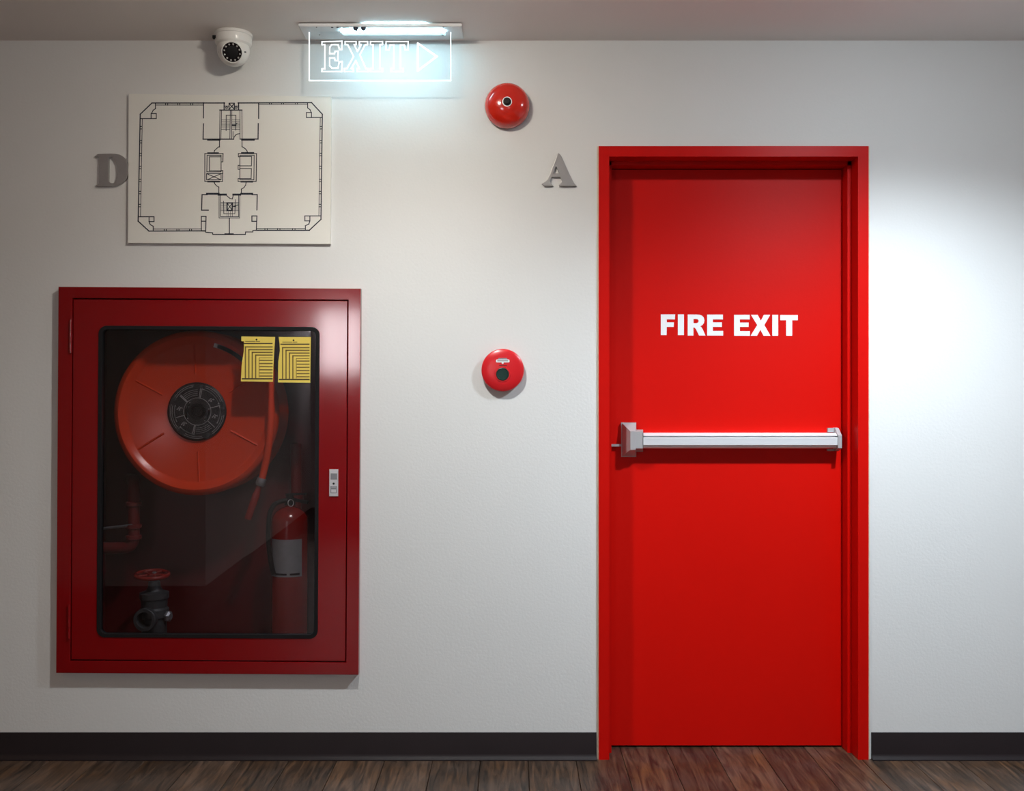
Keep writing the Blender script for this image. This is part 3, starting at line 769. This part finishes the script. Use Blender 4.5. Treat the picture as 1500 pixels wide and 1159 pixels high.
T(1.0, [(388, 775), (410, 815), (440, 848), (485, 875), (485, 1010)], [(1030, 775), (1020, 835), (985, 885), (935, 915), (935, 1010)])
z = zoomed(285, 275, SC)      # lower stair core
T(2.4, [(250, 122), (480, 122)], [(480, 138), (625, 138)], [(775, 138), (910, 138)], [(935, 122), (1150, 122)])
T(1.3, [(250, 140), (150, 140), (140, 450), (275, 450)], [(1150, 140), (1252, 140), (1245, 445)], [(695, 610), (695, 925)])
T(1.0, [(625, 138), (670, 185), (710, 215), (755, 225), (770, 160)])
T(1.2, [(135, 575), (230, 575), (222, 870)], [(135, 575), (135, 865), (222, 865)], [(135, 670), (225, 670)], [(1145, 565), (1245, 565), (1235, 850)], [(1145, 565), (1145, 672), (1240, 672)])
T(1.0, [(222, 870), (222, 890), (360, 900), (365, 935), (1015, 935), (1020, 885), (1165, 885), (1165, 855), (1240, 850)])
T(1.6, [(610, 925), (770, 925)])
T(0.8, [(490, 150), (490, 605), (900, 605), (905, 150)], [(520, 150), (520, 580), (880, 580), (880, 150)])
for y in (295, 325, 355, 385, 425, 460): T(0.5, [(520, y), (650, y)], [(760, y), (880, y)])
T(0.8, [(578, 270), (585, 520), (805, 520), (815, 240)])
for x in (650, 680, 720, 755): T(0.5, [(x, 460), (x, 580)])
T(1.6, [(650, 305), (755, 305), (750, 455), (650, 455), (650, 305)])
T(0.9, [(650, 305), (755, 455)], [(755, 305), (650, 455)], [(755, 385), (870, 345)], [(770, 375), (820, 375)])
pr.build('printed_plan', M['ink'], fp)

# ------------------------------------------------------------------ exit sign
ES = 0.1225
es = thing('exit_sign', P(556, 33, ES).lerp(Vector((P(556, 33, ES).x, -0.11, CEIL)), 1.0), 'edge lit clear exit sign hanging from the ceiling', 'exit sign')
def near(px, d_): return P(px, 0, d_).x
h0, h1 = near(437.5, 0.17), near(676.5, 0.17)
hb = CEIL - 0.013
hm = MB()
hm.hull8([(h0, -0.17, hb + 0.002), (h1, -0.17, hb + 0.002), (h1, -0.05, hb + 0.002), (h0, -0.05, hb + 0.002)],
         [(h0, -0.17, CEIL - 0.003), (h1, -0.17, CEIL - 0.003), (h1, -0.05, CEIL - 0.003), (h0, -0.05, CEIL - 0.003)])
hm.hull8([(h0 + 0.002, -0.168, hb), (h1 - 0.002, -0.168, hb), (h1 - 0.002, -0.052, hb), (h0 + 0.002, -0.052, hb)],
         [(h0, -0.17, hb + 0.002), (h1, -0.17, hb + 0.002), (h1, -0.05, hb + 0.002), (h0, -0.05, hb + 0.002)])
hm.box(h0 + 0.03, h1 - 0.03, -0.14, -0.08, CEIL - 0.004, CEIL)
hm.build('housing', M['housing'], es)
pa, pb = P(452.5, 118, ES), P(660.5, 118, ES)
pn = MB().box(pa.x, pb.x, -ES, -ES + 0.005, pa.z, hb).build('acrylic_panel', M['acrylic'], es)
eg = MB(); w_ = 0.0020; e_ = 0.0006
eg.box(pa.x - e_, pa.x + w_, -ES - e_, -ES + 0.005 + e_, pa.z - e_, hb - 0.002)
eg.box(pb.x - w_, pb.x + e_, -ES - e_, -ES + 0.005 + e_, pa.z - e_, hb - 0.002)
eg.box(pa.x, pb.x, -ES - e_, -ES + 0.005 + e_, pa.z - e_, pa.z + w_)
eg.build('lit_edge', M['edge'], pn)
z = zoomed(430, 20, 5.769)
E_ = [(240, 238), (410, 233), (408, 303), (388, 303), (376, 262), (322, 262), (305, 285), (305, 338), (345, 338), (352, 318), (376, 318), (376, 398), (352, 398), (345, 375), (305, 375), (305, 440), (325, 460), (376, 458), (386, 408), (410, 405), (408, 490), (240, 490), (240, 466), (264, 466), (264, 262), (240, 262)]
X_ = [(436, 236), (528, 236), (528, 262), (512, 262), (540, 318), (572, 262), (556, 262), (556, 236), (626, 236), (626, 262), (606, 262), (560, 348), (612, 464), (630, 464), (630, 490), (538, 490), (538, 464), (556, 464), (526, 398), (488, 464), (506, 464), (506, 490), (430, 490), (430, 464), (452, 464), (508, 362), (458, 262), (436, 262)]
I_ = [(650, 236), (752, 236), (752, 262), (730, 262), (730, 464), (752, 464), (752, 490), (650, 490), (650, 464), (672, 464), (672, 262), (650, 262)]
T_ = [(782, 236), (968, 236), (968, 306), (944, 306), (934, 264), (904, 264), (904, 464), (928, 464), (928, 490), (824, 490), (824, 464), (848, 464), (848, 264), (818, 264), (806, 306), (782, 306)]
A_ = [(1050, 250), (1210, 362), (1050, 482)]
et = MB()
et.lines([z(p) for p in (E_, X_, I_, T_)], 1.6, ES + 0.0007, True)
et.lines([z(A_)], 2.3, ES + 0.0007, True)
et.build('etched_lettering', M['etch'], pn)['label'] = 'glowing outlined word EXIT with arrow'
MB().box(near(500, ES), near(652, ES), -ES - 0.016, -ES - 0.004, hb - 0.003, hb).build('light_tube', M['exitled'], es)
MB().box(near(535, 0.15), near(625, 0.15), -0.1685, -0.150, CEIL - 0.003, CEIL - 0.0022).build('ceiling_glow_strip', M['exitled'], es)  # glowing strip added to throw the sign's glow onto the ceiling
def under(px, py):          # point on the housing's underside seen at this pixel
    s_ = (hb - CZ) * K / (579.5 - py); return (px - 750) / K * s_, -D + s_ * D
for px_, w__ in ((486.5, 0.004), (494.5, 0.004)):
    x_, y_ = under(px_, 40); MB().lathe((x_, max(y_, -0.166), hb), (0, 0, -1), [(w__, 0), (w__, 0.001)], 12).build('indicator', M['black'], es)
x_, y_ = under(506.5, 40); MB().box(x_ - 0.010, x_ + 0.010, y_ - 0.004, y_ + 0.004, hb - 0.001, hb).build('test_label', M['greyprint'], es)
for px_ in (521, 532.5):
    x_, y_ = under(px_, 40.5); MB().lathe((x_, y_, hb), (0, 0, -1), [(0.008, 0), (0.008, 0.006), (0.006, 0.009), (0, 0.009)], 16).build('test_button', M['ink'], es, smooth=35)
for px_, py_ in ((462, 36.5), (649, 37.5), (468, 51), (649, 52)):
    x_, y_ = under(px_, py_); y_ = min(max(y_, -0.164), -0.056)
    MB().lathe((x_, y_, hb), (0, 0, -1), [(0.003, 0), (0.002, 0.001)], 10).build('screw', M['iron'], es)

# ------------------------------------------------------------------ security camera
CD = 0.068
kx = P(342, 0, CD).x
kc = Vector((kx, -CD, CEIL))
cv = thing('dome_security_camera', kc, 'white dome security camera on ceiling above the floor plan board', 'camera')
MB().lathe(kc, (0, 0, -1), [(0.060, 0), (0.0625, 0.002), (0.0625, 0.010), (0.060, 0.012), (0.060, 0.0125), (0.0605, 0.032), (0.0585, 0.037), (0.052, 0.042), (0, 0.042)], 56).build('base_ring', M['white'], cv, smooth=30)
sc_ = kc + Vector((0, 0, -0.056))
sr = 0.0535
MB().lathe(sc_, (0, 0, -1), [(sr * math.sin(math.radians(a)), -sr * math.cos(math.radians(a))) for a in range(60, 181, 6)], 56).build('eyeball', M['white'], cv, smooth=60)
ax = Vector((0.16, -0.90, -0.42)).normalized()
fc = sc_ + ax * (sr - 0.0042)
MB().lathe(fc, ax, [(0.0345, -0.014), (0.0355, 0.002), (0.0350, 0.006), (0.0318, 0.007), (0.0312, 0.0045), (0, 0.0045)], 48).build('bezel', M['white'], cv, smooth=30)
face = MB().lathe(fc, ax, [(0.0311, 0.0046), (0.0311, 0.0052), (0, 0.0052)], 48).build('lens_cover', M['darklens'], cv, smooth=30)
MB().lathe(fc, ax, [(0.0195, 0.0052), (0.0195, 0.0062), (0.018, 0.0066), (0.0, 0.0060)], 32).build('lens', M['black'], face, smooth=30)
u_ = ax.orthogonal().normalized(); v_ = ax.cross(u_)
for k in range(12):
    a = 2 * math.pi * k / 12
    q = fc + ax * 0.0052 + (u_ * math.cos(a) + v_ * math.sin(a)) * 0.0255
    MB().lathe(q, ax, [(0.0030, 0), (0.0026, 0.0009), (0, 0.0014)], 10).build('infrared_diode', M['ledclear'], face, smooth=60)
for sx in (-1, 1):
    q = sc_ + (ax * 0.028 + Vector((sx * 0.0425, -0.004, -0.004)))
    MB().lathe(q, (q - sc_).normalized(), [(0.0022, -0.002), (0.0022, 0.003), (0, 0.003)], 10).build('screw', M['iron'], cv)
q = kc + Vector((-0.057, -0.022, -0.022))
MB().box(q.x - 0.004, q.x + 0.012, q.y - 0.012, q.y, q.z - 0.005, q.z + 0.005).build('cable_notch', M['black'], cv)

# ------------------------------------------------------------------ ceiling lamps
def lamp(x, y, m, beam, label, r=0.06, spread=144):
    o = thing('ceiling_lamp', (x, y, CEIL), label, 'lamp')
    MB().lathe((x, y, CEIL), (0, 0, -1), [(r + 0.018, 0), (r + 0.018, 0.012), (r, 0.014)], 40).build('rim', M['white'], o, smooth=30)
    MB().lathe((x, y, CEIL), (0, 0, -1), [(r, 0.010), (r * 0.97, 0.018), (r * 0.8, 0.030), (r * 0.5, 0.038), (0, 0.041)], 40).build('diffuser', m, o, smooth=60)
    ld = bpy.data.lights.new('lamp_beam', 'SPOT')
    ld.energy = beam[1]; ld.color = beam[0]; ld.spot_size = math.radians(spread); ld.spot_blend = 1.0; ld.shadow_soft_size = 0.035
    lo = bpy.data.objects.new('lamp_beam', ld); COL.objects.link(lo); lo.parent = o; lo.location = (0, 0, -0.085)
lamp(-0.364, -0.92, M['lampwarm'], WARM_BEAM, 'round warm ceiling lamp in front of the exit sign')
lamp(1.25, -0.92, M['lampcool'], COOL_BEAM, 'round cool ceiling lamp in front of the fire door')
lamp(0.3, -5.2, M['lampcool'], LOBBY_FILL_BEAM, 'added unseen ceiling lamp brightening the lobby before the window')
lamp(-3.1, -1.6, M['lampfill'], WARM_FILL_BEAM, 'added unseen amber ceiling lamp warming the left of the passage')
